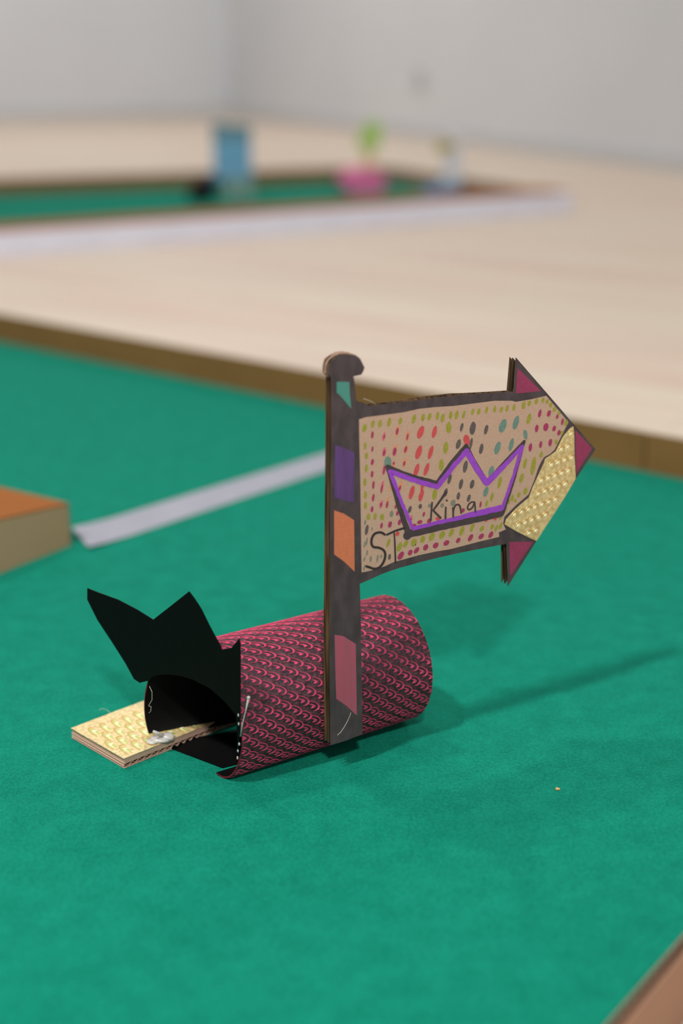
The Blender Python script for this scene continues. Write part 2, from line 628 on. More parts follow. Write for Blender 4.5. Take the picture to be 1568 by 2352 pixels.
NP = 72
near_s, near_len = resample(smooth_path(near, 6), NP)
azf = math.radians(33)
fu = Vector((math.cos(azf), math.sin(azf), 0))
fs_ = Vector((fu.y, -fu.x, 0))
FC = Vector((P0.x, P0.y, 0)) + fu * 0.130 - fs_ * 0.0155
FR = 0.0385
ring_n = [mouth.at(x / 1000, y / 1000, -0.0012) + Z * GZ * 0 for x, y in near_s]
far_pts = []
for i in range(NP):
    t = math.radians(-122 - 318 * i / (NP - 1))          # from lower left over the top to lower right
    far_pts.append(FC + fs_ * (FR * math.cos(t)) + Z * (FR + GZ + 0.0005 + FR * math.sin(t)))
NL = 40


def tube_pt(t, w):
    w = min(max(w, 0), 1) * (NP - 1)
    i = min(int(w), NP - 2)
    s = w - i
    a_ = ring_n[i].lerp(ring_n[i + 1], s)
    b_ = far_pts[i].lerp(far_pts[i + 1], s)
    return a_.lerp(b_, t)


def tube_nrm(t, w):
    e = 0.004
    dt = tube_pt(min(t + e, 1), w) - tube_pt(max(t - e, 0), w)
    dw = tube_pt(t, min(w + e, 1)) - tube_pt(t, max(w - e, 0))
    return dt.cross(dw).normalized() * -1


mid = tube_nrm(0.5, 0.5)
NS = 1 if mid.z > 0 else -1
TH = 0.0009
mb = MB()
outer, inner = [], []
for i in range(NL + 1):
    for j in range(NP):
        p = tube_pt(i / NL, j / (NP - 1))
        outer.append(p)
        inner.append(p - tube_nrm(i / NL, j / (NP - 1)) * NS * TH)
fo = [(i * NP + j, i * NP + j + 1, (i + 1) * NP + j + 1, (i + 1) * NP + j) for i in range(NL) for j in range(NP - 1)]
mb.add(outer, fo, 'scale_dark')
tube = mb.build('tunnel_tube', root, smooth=True)
tag(tube, 'tube wrapped in dark paper with a raised pink scale pattern')
mb = MB()
mb.add(inner, [f[::-1] for f in fo], 'black_in')
for i0 in (0, NL):
    r = [outer[i0 * NP + j] for j in range(NP)] + [inner[i0 * NP + j] for j in range(NP)]
    mb.add(r, [(j, NP + j, NP + j + 1, j + 1) for j in range(NP - 1)], 'dark_red')
for j0 in (0, NP - 1):
    r = [outer[i * NP + j0] for i in range(NL + 1)] + [inner[i * NP + j0] for i in range(NL + 1)]
    mb.add(r, [(i, NL + 1 + i, NL + 2 + i, i + 1) for i in range(NL)], 'dark_red')
tag(mb.build('inner_lining', tube, smooth=False), 'black lining inside the tube')

mb = MB()
q_ = [mouth.at(-0.060, GZ + 0.0007, -0.004), mouth.at(-0.010, GZ + 0.0007, -0.009), FC + fs_ * 0.012 + Z * (GZ + 0.0012), FC - fs_ * 0.012 + Z * (GZ + 0.0012)]
mb.hexa([p - Z * 0.0004 for p in q_] + q_, 'black_in')
mb.build('tunnel_floor', tube)

# raised scale motifs
LEN = (FC + Z * FR - mouth.at(-0.0265, 0.037)).length * 1000
CIR = (near_len + math.radians(318) * FR * 1000) / 2
v1, v2 = (6.5, 4.5), (-5.8, 4.55)
MX, MY = (5.5, 0.85), (-1.9, -5.6)


def arc_band(cx, rx, ry, tmax, thin, n=13, pw=2.4):
    """a tapering open arc as (inner, outer) point pairs; 1 unit along x is the motif's length"""
    out = []
    for k in range(n):
        u = 2 * k / (n - 1) - 1
        t = math.radians(tmax * u)
        w = thin * (1 - 0.8 * abs(u) ** pw)
        out.append((cx + rx * (1 - w) * math.cos(t), ry * (1 - w) * math.sin(t), cx + rx * math.cos(t), ry * math.sin(t)))
    return out


RING = arc_band(0.02, 0.98, 0.58, 94, 0.25)
LEAF = arc_band(-0.2, 0.68, 0.26, 96, 0.66, 9, 3.0)
EYE_O = [(0.12 + 0.66 * math.cos(k * math.pi / 6), 0.35 * math.sin(k * math.pi / 6)) for k in range(12)]


def add_motif(mb, put, mring, mleaf, meye, h=0.34):
    if meye:
        mb.add([put(x, y, 0.04) for x, y in EYE_O], [tuple(range(12))], meye)
    for band, m_ in ((RING, mring), (LEAF, mleaf)):
        v = []
        for x0, y0, x1, y1 in band:
            v += [put(x0, y0, 0.0), put((3 * x0 + x1) / 4, (3 * y0 + y1) / 4, h), put((x0 + 3 * x1) / 4, (y0 + 3 * y1) / 4, h), put(x1, y1, 0.0)]
        f = [(4 * k + c, 4 * k + c + 1, 4 * k + c + 5, 4 * k + c + 4) for k in range(len(band) - 1) for c in range(3)]
        mb.add(v, f, m_)


mb = MB()
for i in range(-80, 80):
    for j in range(-80, 80):
        ca, cc = i * v1[0] + j * v2[0], i * v1[1] + j * v2[1]
        if not (-3 < ca < LEN + 3 and 4 < cc < CIR - 3):
            continue

        def put(x, y, h):
            a_ = min(max(ca + x * MX[0] + y * MY[0], 0.2), LEN - 0.2) / LEN
            w_ = min(max(cc + x * MX[1] + y * MY[1], 0.5), CIR - 0.5) / CIR
            return tube_pt(a_, w_) + tube_nrm(a_, w_) * (NS * h / 1000)
        add_motif(mb, put, 'scale_pink', 'scale_pink', 'scale_grey', 0.42)
sp = mb.build('scale_pattern', tube, smooth=False)
tag(sp, 'raised pink scales on the tube paper', kind='stuff')

# --- black crown front
cr_px = [(201.6, 1350.5), (228, 1361), (272, 1377), (316, 1400), (352.7, 1423), (395, 1390), (435, 1358), (448, 1375), (462.7, 1397.5),
         (483, 1438.6), (500, 1470), (508, 1484), (509.7, 1492), (533, 1487), (545, 1472), (550, 1466), (553, 1478), (553, 1560), (552.5, 1640), (550, 1700), (547.5, 1735),
         (545, 1720), (546, 1690), (543, 1642), (518, 1611), (484, 1581), (443, 1560), (420, 1553), (395, 1549), (370, 1549), (351, 1553),
         (342.5, 1563), (322, 1568), (308.7, 1559), (289.6, 1523.6), (260, 1477), (225, 1424), (201.6, 1377)]
cr = [mouth.from_px(x, y) for x, y in cr_px]
mb = MB()
mb.prism(mouth, cr, 0.0, 0.0005, 'black_card')
crown = mb.build('crown_front', root)
tag(crown, 'black paper front cut as a two-pointed crown around the tunnel mouth')

# --- gold ramp
RT_Z = GZ + 0.0068
g0, g1 = ground(163, 1672, RT_Z), ground(284, 1742, RT_Z)
g2, g3 = ground(331, 1608, RT_Z), ground(400, 1696, RT_Z)
rw = (g1 - g0)
rdir = ((g2 - g0).normalized() + (g3 - g1).normalized()).normalized()
RL = 0.125
rp = Plane(Vector((g0.x, g0.y, RT_Z)), rw.normalized(), rdir)
if rp.n.z < 0:
    rp.n = -rp.n
W = rw.length


def ramp_shape(o0=0.0):
    k = (rdir.dot(rw.normalized()))
    return [g0, g1, g1 + rdir * RL, g0 + rdir * RL]


def slab(mb, z0, z1, m, ins=0.0, ms_=None):
    q = ramp_shape()
    c = sum(q, Vector()) / 4
    b_ = []
    for p in q:
        d = (c - p)
        b_.append(Vector((p.x, p.y, 0)) + Vector((d.x, d.y, 0)).normalized() * ins)
    mb.hexa([p + Z * z0 for p in b_] + [p + Z * z1 for p in b_], m)


ramp = MB()
slab(ramp, RT_Z - 0.0007, RT_Z - 0.0003, 'card')
slab(ramp, RT_Z - 0.0032, RT_Z - 0.0007, 'card', 0.0006)
slab(ramp, RT_Z - 0.0037, RT_Z - 0.0032, 'card')
ro = ramp.build('gold_ramp', root)
tag(ro, 'gold embossed ramp of two cardboard layers')
lo = MB()
slab(lo, GZ + 0.0002, GZ + 0.0006, 'card')
lo.build('bottom_liner', ro)
lo = MB()
slab(lo, GZ + 0.0007, RT_Z - 0.0038, 'card_core', 0.005)  # dark slab added inside, stands in for shade between the flutes
lo.build('flute_gap_shade', ro)
wv = MB()
n = 150
v = []
for i in range(n + 1):
    p0_ = g0 + rdir * (RL * i / n)
    p1_ = g1 + rdir * (RL * i / n)
    dd = (p1_ - p0_).normalized() * 0.0003
    hh = GZ + 0.00185 + 0.00115 * math.sin(i * 2 * math.pi / 6)
    v += [Vector((p0_.x, p0_.y, hh)) + dd, Vector((p1_.x, p1_.y, hh)) - dd]
    v += [Vector((p0_.x, p0_.y, hh - 0.0004)) + dd, Vector((p1_.x, p1_.y, hh - 0.0004)) - dd]
f = []
for i in range(n):
    a_ = 4 * i
    f += [(a_, a_ + 1, a_ + 5, a_ + 4), (a_ + 2, a_ + 6, a_ + 7, a_ + 3), (a_ + 1, a_ + 3, a_ + 7, a_ + 5), (a_, a_ + 4, a_ + 6, a_ + 2)]
wv.add(v, f, 'card')
wv.build('corrugated_core', ro)
gp = MB()
# paper on top with a slightly torn edge
ed = []
q = ramp_shape()
for a_, b_ in ((0, 1), (1, 2), (2, 3), (3, 0)):
    for k in range(22):
        p = q[a_].lerp(q[b_], k / 22)
        jit = Vector((random.uniform(-1, 1), random.uniform(-1, 1), 0)) * 0.00035
        ed.append(p + jit)
gp.add([Vector((p.x, p.y, RT_Z)) for p in ed] + [Vector((p.x, p.y, RT_Z - 0.0003)) for p in ed],
       [tuple(range(len(ed)))] + [(i, len(ed) + i, len(ed) + (i + 1) % len(ed), (i + 1) % len(ed)) for i in range(len(ed))], 'gold')
tag(gp.build('gold_paper', ro), 'gold embossed paper')


def gold_motifs(mb, pl_, inside, org, l1, l2, bx_, by_, h0, rng=40, h=0.2, ml='gold_green'):
    """motifs on a flat paper: lattice l1, l2 and motif axes bx_, by_ in metres on the plane pl_"""
    for i in range(-rng, rng):
        for j in range(-rng, rng):
            ca, cc = org[0] + i * l1[0] + j * l2[0], org[1] + i * l1[1] + j * l2[1]
            if not all(inside(ca + x * bx_[0] + y * by_[0], cc + x * bx_[1] + y * by_[1]) for x, y in ((1, 0), (-0.5, 0), (0, 0.5), (0, -0.5))):
                continue

            def put(x, y, h_):
                return pl_.at(ca + x * bx_[0] + y * by_[0], cc + x * bx_[1] + y * by_[1], h0 + h_ / 1000)
            add_motif(mb, put, 'gold_dark', 'gold_glint', ml, h)


def plane_vecs(pl_, px, vecs):
    o_ = pl_.from_px(*px)
    res = [o_]
    for vx, vy in vecs:
        q_ = pl_.from_px(px[0] + vx * 0.5, px[1] + vy * 0.5)
        r_ = pl_.from_px(px[0] - vx * 0.5, px[1] - vy * 0.5)
        res.append((q_[0] - r_[0], q_[1] - r_[1]))
    return res


wu = rw.normalized()


def in_ramp(a_, b_):
    # a along the width, b along the run; the ramp is a parallelogram
    r = rp.at(a_, b_) - g0
    det = rw.x * rdir.y - rw.y * rdir.x
    s = (r.x * rdir.y - r.y * rdir.x) / det
    t = (rw.x * r.y - rw.y * r.x) / det
    return 0.01 < s < 0.99 and 0.001 < t < 0.075


# the plane helper needs orthogonal axes
rp.v = Vector((-rp.u.y, rp.u.x, 0))
if rp.v.dot(rdir) < 0:
    rp.v = -rp.v
mb = MB()
gold_motifs(mb, rp, in_ramp, *plane_vecs(rp, (245, 1672), ((26, -9.4), (6, 19.4), (-17, -5), (7, 17))), 0.0)
tag(mb.build('embossed_scales', ro), 'embossed scales in the gold paper', kind='stuff')

# --- arrow sign on its post
azs = math.radians(32)
su = Vector((math.cos(azs), math.sin(azs), 0))
sn = Vector((su.y, -su.x, 0))                            # faces the viewer
axis_pt = mouth.at(-0.0265, 0.037).lerp(FC + Z * FR, 0.5)
BT = 0.0032                                              # one board
TOT = 2 * BT
d = ray(758, 1711)
# front face of the sign stands one tube radius plus two boards in front of the tube axis
need = 0.0392 + TOT
k = (axis_pt + sn * need - EYE).dot(sn) / d.dot(sn)
S0 = EYE + d * k
sign = Plane(S0, su, Z)
if sign.n.dot(sn) < 0:
    sign.n = sn


def spx(pts):
    return [sign.from_px(x, y) for x, y in pts]


out_px = [(758.6, 1712), (795, 1701), (832.5, 1686), (831, 1600), (828, 1400), (826, 1341), (850, 1331), (875, 1319), (915, 1305), (962, 1292), (1005, 1281), (1050, 1271),
          (1100, 1261), (1163, 1249), (1166, 1347), (1205, 1285), (1290, 1150), (1367, 1032), (1280, 931), (1184.5, 821), (1179, 900),
          (1110, 904), (1050, 908), (1000, 914), (925, 924), (846, 933), (842, 928), (818, 923), (815, 890), (811.5, 865), (829, 861), (834, 853), (837, 844), (831, 832),
          (827, 824), (817, 816), (800, 813.5), (785, 815), (772, 820), (760, 829), (755, 842), (753.5, 860), (760, 868), (761, 900), (759, 1100), (758, 1340), (757, 1500)]
outline = spx(out_px)


def inset_poly(poly, d_):
    n = len(poly)
    area = sum(poly[i][0] * poly[(i + 1) % n][1] - poly[(i + 1) % n][0] * poly[i][1] for i in range(n))
    sg = 1 if area > 0 else -1
    res = []
    for i in range(n):
        p, c, q = Vector(poly[i - 1]), Vector(poly[i]), Vector(poly[(i + 1) % n])
        e0, e1_ = (c - p).normalized(), (q - c).normalized()
        n0, n1_ = Vector((-e0.y, e0.x)) * sg, Vector((-e1_.y, e1_.x)) * sg
        m_ = n0 + n1_
        L_ = max(m_.length_squared, 0.4)
        res.append(tuple(c + m_ * (2 * d_ / L_)))
    return res


def wave_core(mb, poly, h_mid, amp, period, m):
    """fluted sheet with vertical flutes, cut to the outline"""
    step = period / 6
    lo_ = min(p[0] for p in poly)
    hi_ = max(p[0] for p in poly)
    n = int((hi_ - lo_) / step)
    prev = None
    v, f = [], []
    for i in range(n + 1):
        a_ = lo_ + step * (i + 0.5)
        zs = []
        for k in range(len(poly)):
            (x0, y0), (x1, y1) = poly[k], poly[(k + 1) % len(poly)]
            if (x0 <= a_ < x1) or (x1 <= a_ < x0):
                zs.append(y0 + (y1 - y0) * (a_ - x0) / (x1 - x0))
        zs.sort()
        h = h_mid + amp * math.sin(i * 2 * math.pi / 6)
        cur = []
        for k in range(0, len(zs) - 1, 2):
            cur.append(len(v))
            v += [sign.at(a_, zs[k], h), sign.at(a_, zs[k + 1], h)]
        if prev is not None and len(prev) == len(cur):
            for x, y in zip(prev, cur):
                f.append((x, y, y + 1, x + 1))
        prev = cur
    mb.add(v, f, m)


core_out = inset_poly(outline, 0.0012)
LIN = 0.00035
mb = MB()
mb.prism(sign, outline, -LIN, 0.0, 'marker', 'card_edge', 'card')
so = mb.build('arrow_sign', root)
tag(so, 'arrow sign and post cut from cardboard, marker coloured')


def jog(poly, s):
    rnd = random.Random(s)
    return [(x + rnd.uniform(-1, 1) * 0.0004, y + rnd.uniform(-1, 1) * 0.0004) for x, y in poly]


for h, nm in ((-BT, 'middle_liner'), (-BT - 0.0006, 'middle_liner'), (-TOT, 'back_liner')):
    mb = MB()
    mb.prism(sign, jog(inset_poly(outline, 0.0002), int(-h * 1e5)), h, h + LIN, 'card_edge', 'card_edge', 'card')
    mb.build(nm, so)
for h in (-BT / 2 + 0.0001 - 0.0002, -BT * 1.5 - 0.0002):
    mb = MB()
    wave_core(mb, core_out, h, 0.0012, 0.0046, 'card_core')
    mb.build('corrugated_core', so)

INK = 0.00004
cap = spx([(813, 868), (829, 861), (834, 853), (837, 844), (831, 832), (827, 824), (817, 816), (800, 813.5), (785, 815), (772, 820), (760, 829), (755, 842), (753.5, 860), (760, 868)])
cap_o = inset_poly(cap, -0.0002)
for h in (-BT, -BT - 0.0006, -TOT):
    mb = MB()
    mb.prism(sign, jog(cap_o, int(-h * 1e6)), h, h + LIN, 'card')
    mb.build('cap_liner', so)
for h in (-BT / 2 - 0.0001, -BT * 1.5 - 0.0002):
    mb = MB()
    wave_core(mb, inset_poly(cap, 0.0003), h, 0.0012, 0.0046, 'card_edge')
    mb.build('cap_corrugation', so)

# card-coloured panel and coloured patches
tan_px = [(824, 963), (841, 958), (880, 953), (926, 947), (962, 939), (1000, 935), (1040, 932.6), (1100, 925), (1135, 920.5), (1175, 920.5), (1184, 923), (1220, 917),
          (1254, 909), (1280, 940), (1305, 970), (1301, 977), (1289, 1001), (1273, 1033), (1262, 1043), (1249, 1050), (1242, 1061), (1236, 1074), (1226, 1104), (1213, 1136), (1185, 1160),
          (1158, 1187), (1155, 1202), (1161, 1216), (1145, 1223), (1146, 1233), (1100, 1244), (1070, 1252), (1035, 1261), (1000, 1267), (962, 1275), (930, 1284),
          (904, 1291), (885, 1300), (865, 1307), (845, 1312), (830, 1315), (829, 1250), (828.5, 1200), (827, 1100), (825, 1020)]
mb = MB()
mb.sheet(sign, spx(tan_px), INK, 'card')
mb.build('bare_card_panel', so)
patches = (('teal', [(773, 877), (802, 877), (803, 905), (806.5, 939), (780.6, 908), (773, 902)]),
           ('post_purple', [(769.7, 1022), (790, 1029), (813, 1039), (813, 1154), (788, 1150), (767, 1141), (768, 1080)]),
           ('orange', [(767, 1172), (790, 1180), (813, 1195), (814, 1313), (790, 1290), (767, 1273)]),
           ('pink', [(768, 1458), (788.5, 1461), (816.7, 1479), (818, 1560), (819, 1643.5), (795, 1621), (772, 1605), (770, 1550)]),
           ('magenta', [(1188, 845), (1242, 898), (1215, 901), (1184, 904)]),
           ('magenta', [(1321, 987.5), (1359, 1030), (1323, 1087), (1320.5, 1040)]),
           ('magenta', [(1169, 1245), (1224, 1244), (1171, 1323)]))
for m_, px in patches:
    mb = MB()
    mb.sheet(sign, spx(px), INK, m_)
    mb.build('marker_patch', so)
gold_px = [(1315.6, 979), (1317.5, 1001), (1318, 1045.5), (1321, 1099), (1293, 1146), (1260, 1197), (1231, 1242), (1215, 1235), (1185, 1220), (1158, 1204), (1161.6, 1193),
           (1184, 1168), (1214, 1143), (1222, 1121), (1235, 1092.5), (1248.7, 1063), (1251, 1054), (1275.5, 1037), (1291, 1005), (1307, 985)]
gpoly = spx(gold_px)
mb = MB()
mb.prism(sign, gpoly, INK, INK + 0.0003, 'gold', 'gold')
gpt = mb.build('gold_paper_patch', so)
tag(gpt, 'embossed gold paper patch')


def in_poly(poly, x, y):
    r = False
    for k in range(len(poly)):
        (x0, y0), (x1, y1) = poly[k], poly[(k + 1) % len(poly)]
        if (y0 > y) != (y1 > y) and x < x0 + (x1 - x0) * (y - y0) / (y1 - y0):
            r = not r
    return r


mb = MB()
gold_motifs(mb, sign, lambda a_, b_: in_poly(gpoly, a_, b_), *plane_vecs(sign, (1250, 1130), ((15.5, -5.7), (8.4, 24.5), (5, -11), (11, 3))), INK + 0.0003, ml=None)
tag(mb.build('embossed_relief', so), 'embossed relief of the gold patch with painted glints', kind='stuff')


# marker dots: (x, y, half width, half height, colour, lean)
def dots(m_, lst, lean=0.22):
    return [(x, y, a_, b_, m_, lean) for x, y, a_, b_ in lst]


D = []
D += dots('dot_olive', [(836.6, 983.5, 5, 10), (855.7, 974, 4, 9), (872, 973, 4.4, 9.5), (893, 970, 4.5, 10), (919, 967, 3.7, 9), (950, 962.5, 4.5, 11), (970.8, 959, 4.3, 9), (985.8, 957, 4.3, 9),
                        (1004, 955, 3.8, 9.5), (1016, 960, 5, 10), (1034.4, 953.6, 4, 9.5), (1048, 953, 4.3, 10), (1064.4, 952, 3.6, 9.5), (1085, 946, 3.4, 8), (1099, 945, 3.8, 7.4),
                        (1117, 941.5, 3.8, 7.6), (1135.5, 939.5, 3.8, 7.8), (1151, 941, 3.8, 7), (1164, 938, 3.8, 7), (1179.6, 936, 3.5, 7.5), (1202, 930.6, 5, 8.5), (1215, 926, 4, 7),
                        (1231, 921.6, 4.2, 7), (1246.5, 919, 3.6, 6), (1256, 922, 3.6, 6), (1264, 930, 3.5, 6), (1273, 940, 4, 6.5), (1283, 949, 3.4, 5), (1299, 971, 4, 7), (1290, 994, 3.4, 5),
                        (1276.6, 1015, 4, 5.5), (1214, 962, 5, 12), (1224, 1070, 5.4, 21), (1205, 1064.5, 4.3, 11), (1242, 1044, 3.8, 8), (1197, 1098, 4.5, 12), (1147, 1108, 4.3, 14), (1206, 1128, 5, 8),
                        (1190.6, 1137, 4, 7), (1129, 1141.5, 3.5, 11), (1176, 1144, 3.4, 8), (1159.8, 1166, 4, 9), (1148.5, 1187, 4, 6), (1117, 1156, 3.4, 7), (1168, 1152, 3, 6), (1183, 1150, 3, 5)])
D += dots('dot_olive', [(838, 1023.7, 3, 10), (841, 1047, 3.5, 8.5), (840.7, 1076, 3.5, 10), (837.5, 1107, 3.8, 9), (838.6, 1136.5, 3.4, 9.5), (839, 1161, 3.3, 9.5), (845.5, 1187, 4.3, 8),
                        (861, 1186, 4, 8), (877, 1187.4, 4.5, 8.5), (1030, 982, 6, 13.5), (1023, 1028, 6.2, 13.5), (1013, 1068, 5.6, 13.5), (997.5, 1136, 5.6, 12)], 0.1)
D += dots('dot_olive', [(891.4, 1247, 4, 10), (917, 1256, 6, 10.5), (931, 1249, 5, 8), (950, 1246, 6.5, 9.5), (970, 1239, 5.5, 8.5), (991, 1233, 6, 10), (1014.7, 1228.6, 6, 9.5), (1036, 1223.5, 5.5, 9),
                        (1060, 1219.7, 5, 11.5), (1083.5, 1212, 4.6, 9), (1106, 1214, 4.8, 6.8), (1129.5, 1210, 4.2, 6), (1139, 1213, 3, 9), (1149, 1207.6, 3.8, 7.5)], 0.4)
D += dots('dot_sage', [(898.6, 1180.5, 4.5, 7.5), (838, 1200, 2.2, 6.5), (854, 1215, 1.6, 4.5), (841.5, 1244, 2.2, 9.5), (836.6, 1251, 1.7, 8), (842.4, 1270, 2.3, 6.5), (836.6, 1284, 1.8, 6.5),
                       (851, 1284, 2.4, 8), (866.5, 1282.7, 2.4, 8.8), (875, 1277.5, 2, 5.2), (836, 1304.5, 1.8, 7.5), (1040, 1155, 5.5, 8), (1015, 1161, 4.5, 5), (986, 1161, 3.5, 5)], 0.2)
D += dots('dot_magenta', [(854.7, 999, 3, 9), (854.7, 1031.4, 2.7, 6.2), (854.7, 1061, 3.5, 7.5), (854, 1089, 3.3, 7.5), (857, 1114, 3.1, 8.8), (856.7, 1143, 3.1, 8.8), (854, 1169.6, 3, 7.7)], 0.1)
D += dots('dot_pink', [(881, 1002.7, 3.6, 10), (882, 1038, 4.2, 11), (881.5, 1076, 3.2, 13), (877, 1118, 3.2, 15), (875, 1158.5, 3.8, 9), (943.5, 1191, 2.8, 9)])
D += dots('dot_orange', [(911.8, 990, 4.6, 12.5), (935.6, 1001.5, 4.4, 11.5), (906, 1035, 5.2, 13.5), (931.6, 1032, 5, 11), (904.5, 1066, 3.6, 8), (929, 1062, 4.5, 11), (919, 1117, 4.6, 11.5), (889.5, 1154, 3.6, 13), (894, 1122, 2.4, 6)])
D2 = dots('dot_magenta', [(882, 1002.5, 2, 5), (881.5, 1040, 2.9, 7.5), (882, 1079, 2.6, 11), (876, 1123, 2.2, 10), (874.5, 1159, 2.4, 5.5), (875.7, 1207, 2.9, 7), (895, 1204.6, 4.2, 8), (917, 1199, 3.6, 7.5),
                          (912, 1179, 3, 6), (908, 1164, 2.4, 5), (911.6, 990.6, 3.2, 8), (935.2, 1003, 2.4, 7.5), (905.6, 1037, 3.9, 10), (931, 1032, 3.4, 7.5), (903.5, 1064, 2.3, 4.3), (927.5, 1064.5, 2.6, 6),
                          (917.6, 1121, 2.6, 6.5), (888.5, 1159, 2.7, 8), (943, 1195, 2.2, 5), (972.7, 1181, 2.6, 6), (963.5, 1199, 6, 4.5), (985, 1197, 5, 6), (950, 1207, 5, 4.5), (1103, 1158.5, 2.5, 7), (1063, 1172, 3.6, 5.5)])
D2 += dots('dot_magenta', [(920, 1276, 6.6, 9.2), (941.5, 1269, 4.8, 7.2), (956, 1264, 5.5, 7.2), (977, 1257, 6, 6.8), (1000, 1252.5, 6, 7.2), (1024.6, 1247, 6, 7), (1051.7, 1241, 5, 5.8), (1080, 1235, 5.4, 8),
                           (1104.6, 1231.8, 5.6, 7), (1126.5, 1228, 5.4, 7.2)], 0.4)
D2 += dots('dot_magenta', [(1239, 949.5, 3.8, 9), (1260, 949.5, 4.2, 8), (1279, 957, 2.8, 5.5), (1291, 968.5, 3.2, 7.5), (1232, 984, 4.2, 8.5), (1253, 981, 5.6, 10), (1272, 984, 3.8, 7.2), (1283, 994, 3.8, 7),
                           (1217.4, 1027.7, 4.2, 9.5), (1241, 1021, 3.4, 8.5), (1263, 1016.5, 4.6, 8)], 0.2)
D2 += dots('dot_red', [(965.4, 992.5, 7.2, 15), (997, 992, 5.6, 13), (961, 1039, 6.6, 16.5), (988.4, 1039, 5.4, 15), (955.8, 1080, 5.8, 15), (978.8, 1078, 5.2, 15), (945, 1131, 6, 15), (969, 1119.4, 3.2, 10),
                       (966.7, 1138, 5.5, 13)], 0.27)
D2 += dots('dot_red', [(912, 1226, 4.6, 5.5), (1116, 1194, 5, 4), (1137, 1190, 4, 5.5), (1005, 1191, 6, 4), (1050, 1207, 3.5, 3.5)], 0.3)
D2 += dots('dot_gray', [(1059.7, 981, 3.6, 9.5), (1084.8, 983.5, 6.8, 15.5), (1115.8, 986.7, 4, 12), (1052, 1020, 5, 12), (1104.6, 1030.7, 4.3, 13), (1068, 1071.5, 5.4, 13.5), (1032, 1100, 4, 12), (1058, 1111.7, 4.8, 11),
                        (1083.5, 1112, 4.6, 11), (1023, 1131, 4.6, 9), (1052, 1139, 3.8, 9), (1076, 1144, 3.8, 9), (940.5, 1170, 4, 8), (964.6, 1163, 3.8, 6), (841.6, 1217, 4, 12), (894, 1279, 3.4, 6.5), (953.7, 1251, 1.3, 2.5),
                        (1081, 1019, 3.4, 13)])
D2 += dots('dot_teal', [(1154, 977.8, 8, 15.5), (1184, 970.8, 6.6, 15.5), (1142, 1028.8, 6.6, 14.5), (1173.5, 1021, 5, 14.5), (1127.5, 1083.7, 6, 14), (1115, 1129.6, 5, 12.5)], 0.24)


def add_dot(mb, x, y, a_, b_, m_, lean, h):
    pts = []
    ph = random.uniform(0, 6)
    for k in range(14):
        t = 2 * math.pi * k / 14
        r = 1 + 0.07 * math.sin(2 * t + ph) + random.uniform(-0.04, 0.04)
        dx, dy = a_ * r * math.cos(t), b_ * r * math.sin(t)
        pts.append((x + dx - lean * dy * 0.9, y + dy))
    mb.sheet(sign, spx(pts), h, m_)


mb = MB()
for q in D:
    add_dot(mb, *q, INK * 2)
for q in D2:
    add_dot(mb, *q, INK * 3)
tag(mb.build('marker_dots', so), 'olive, magenta, red, teal and grey marker dots')


def stroke(mb, pts, m_, h, rough=0.0):
    """a pen stroke through (x, y, width) points, round at its ends and joints"""
    for i in range(len(pts) - 1):
        (x0, y0, w0), (x1, y1, w1) = pts[i], pts[i + 1]
        L_ = math.hypot(x1 - x0, y1 - y0)
        if L_ < 1e-6:
            continue
        n_ = max(1, int(L_ / 7)) if rough else 1
        nx, ny = -(y1 - y0) / L_, (x1 - x0) / L_
        left, right = [], []
        for k in range(n_ + 1):
            s = k / n_
            w = (w0 + (w1 - w0) * s) / 2
            j0, j1 = (random.uniform(-rough, rough), random.uniform(-rough, rough)) if 0 < k < n_ else (0, 0)
            cx, cy = x0 + (x1 - x0) * s, y0 + (y1 - y0) * s
            left.append((cx + nx * (w + j0), cy + ny * (w + j0)))
            right.append((cx - nx * (w + j1), cy - ny * (w + j1)))
        mb.sheet(sign, spx(left + right[::-1]), h + i * 1e-7, m_)
    for i, (x, y, w) in enumerate(pts):
        mb.sheet(sign, spx([(x + w / 2 * math.cos(t * math.pi / 5), y + w / 2 * math.sin(t * math.pi / 5)) for t in range(10)]), h + 2e-6 + i * 1e-7, m_)


mb = MB()
for x, y, a_, b_, m_ in ((890, 1062, 8, 15, 'dot_teal'), (1071, 1011, 7.3, 13, 'dot_red'), (1206, 998, 4.8, 11, 'dot_teal')):
    add_dot(mb, x, y, a_, b_, m_, -0.05, INK * 4)
stroke(mb, [(889.5, 1072, 11), (925, 1087, 10), (960, 1098, 9), (1003, 1108, 8), (1036, 1063, 9), (1070, 1024, 10)], 'marker_line', INK * 5, 0.5)
stroke(mb, [(1070, 1024, 9), (1090, 1058, 4), (1118, 1103, 4), (1160, 1058, 5), (1203.5, 1013, 6), (1180, 1100, 6), (1154.5, 1178, 7)], 'marker_line', INK * 5, 0.3)
stroke(mb, [(1150, 1180, 13), (1100, 1191, 15), (1000, 1212, 17), (937, 1226, 19), (934, 1231, 18)], 'marker_line', INK * 5, 0.5)
stroke(mb, [(937, 1224, 14), (915, 1160, 11), (889.5, 1073, 9)], 'marker_line', INK * 5, 0.5)
stroke(mb, [(895, 1083, 11), (945, 1101, 11.5), (1003, 1118, 11), (1040, 1071, 11), (1071, 1036, 12)], 'purple', INK * 6, 0.9)
stroke(mb, [(1071, 1036, 13), (1093, 1075, 13), (1117, 1109, 14), (1160, 1066, 10), (1199, 1025, 8), (1176, 1100, 6.5), (1154, 1164, 7)], 'purple', INK * 6, 0.6)
stroke(mb, [(1150, 1166, 14), (1100, 1178, 13), (1050, 1190, 10), (1000, 1201, 8.5), (948, 1214, 9)], 'purple', INK * 6, 0.8)
stroke(mb, [(948, 1215, 7), (920, 1150, 8), (895, 1083, 9)], 'purple', INK * 6, 0.8)
tag(mb.build('crown_drawing', so), 'purple crown outlined in black marker')

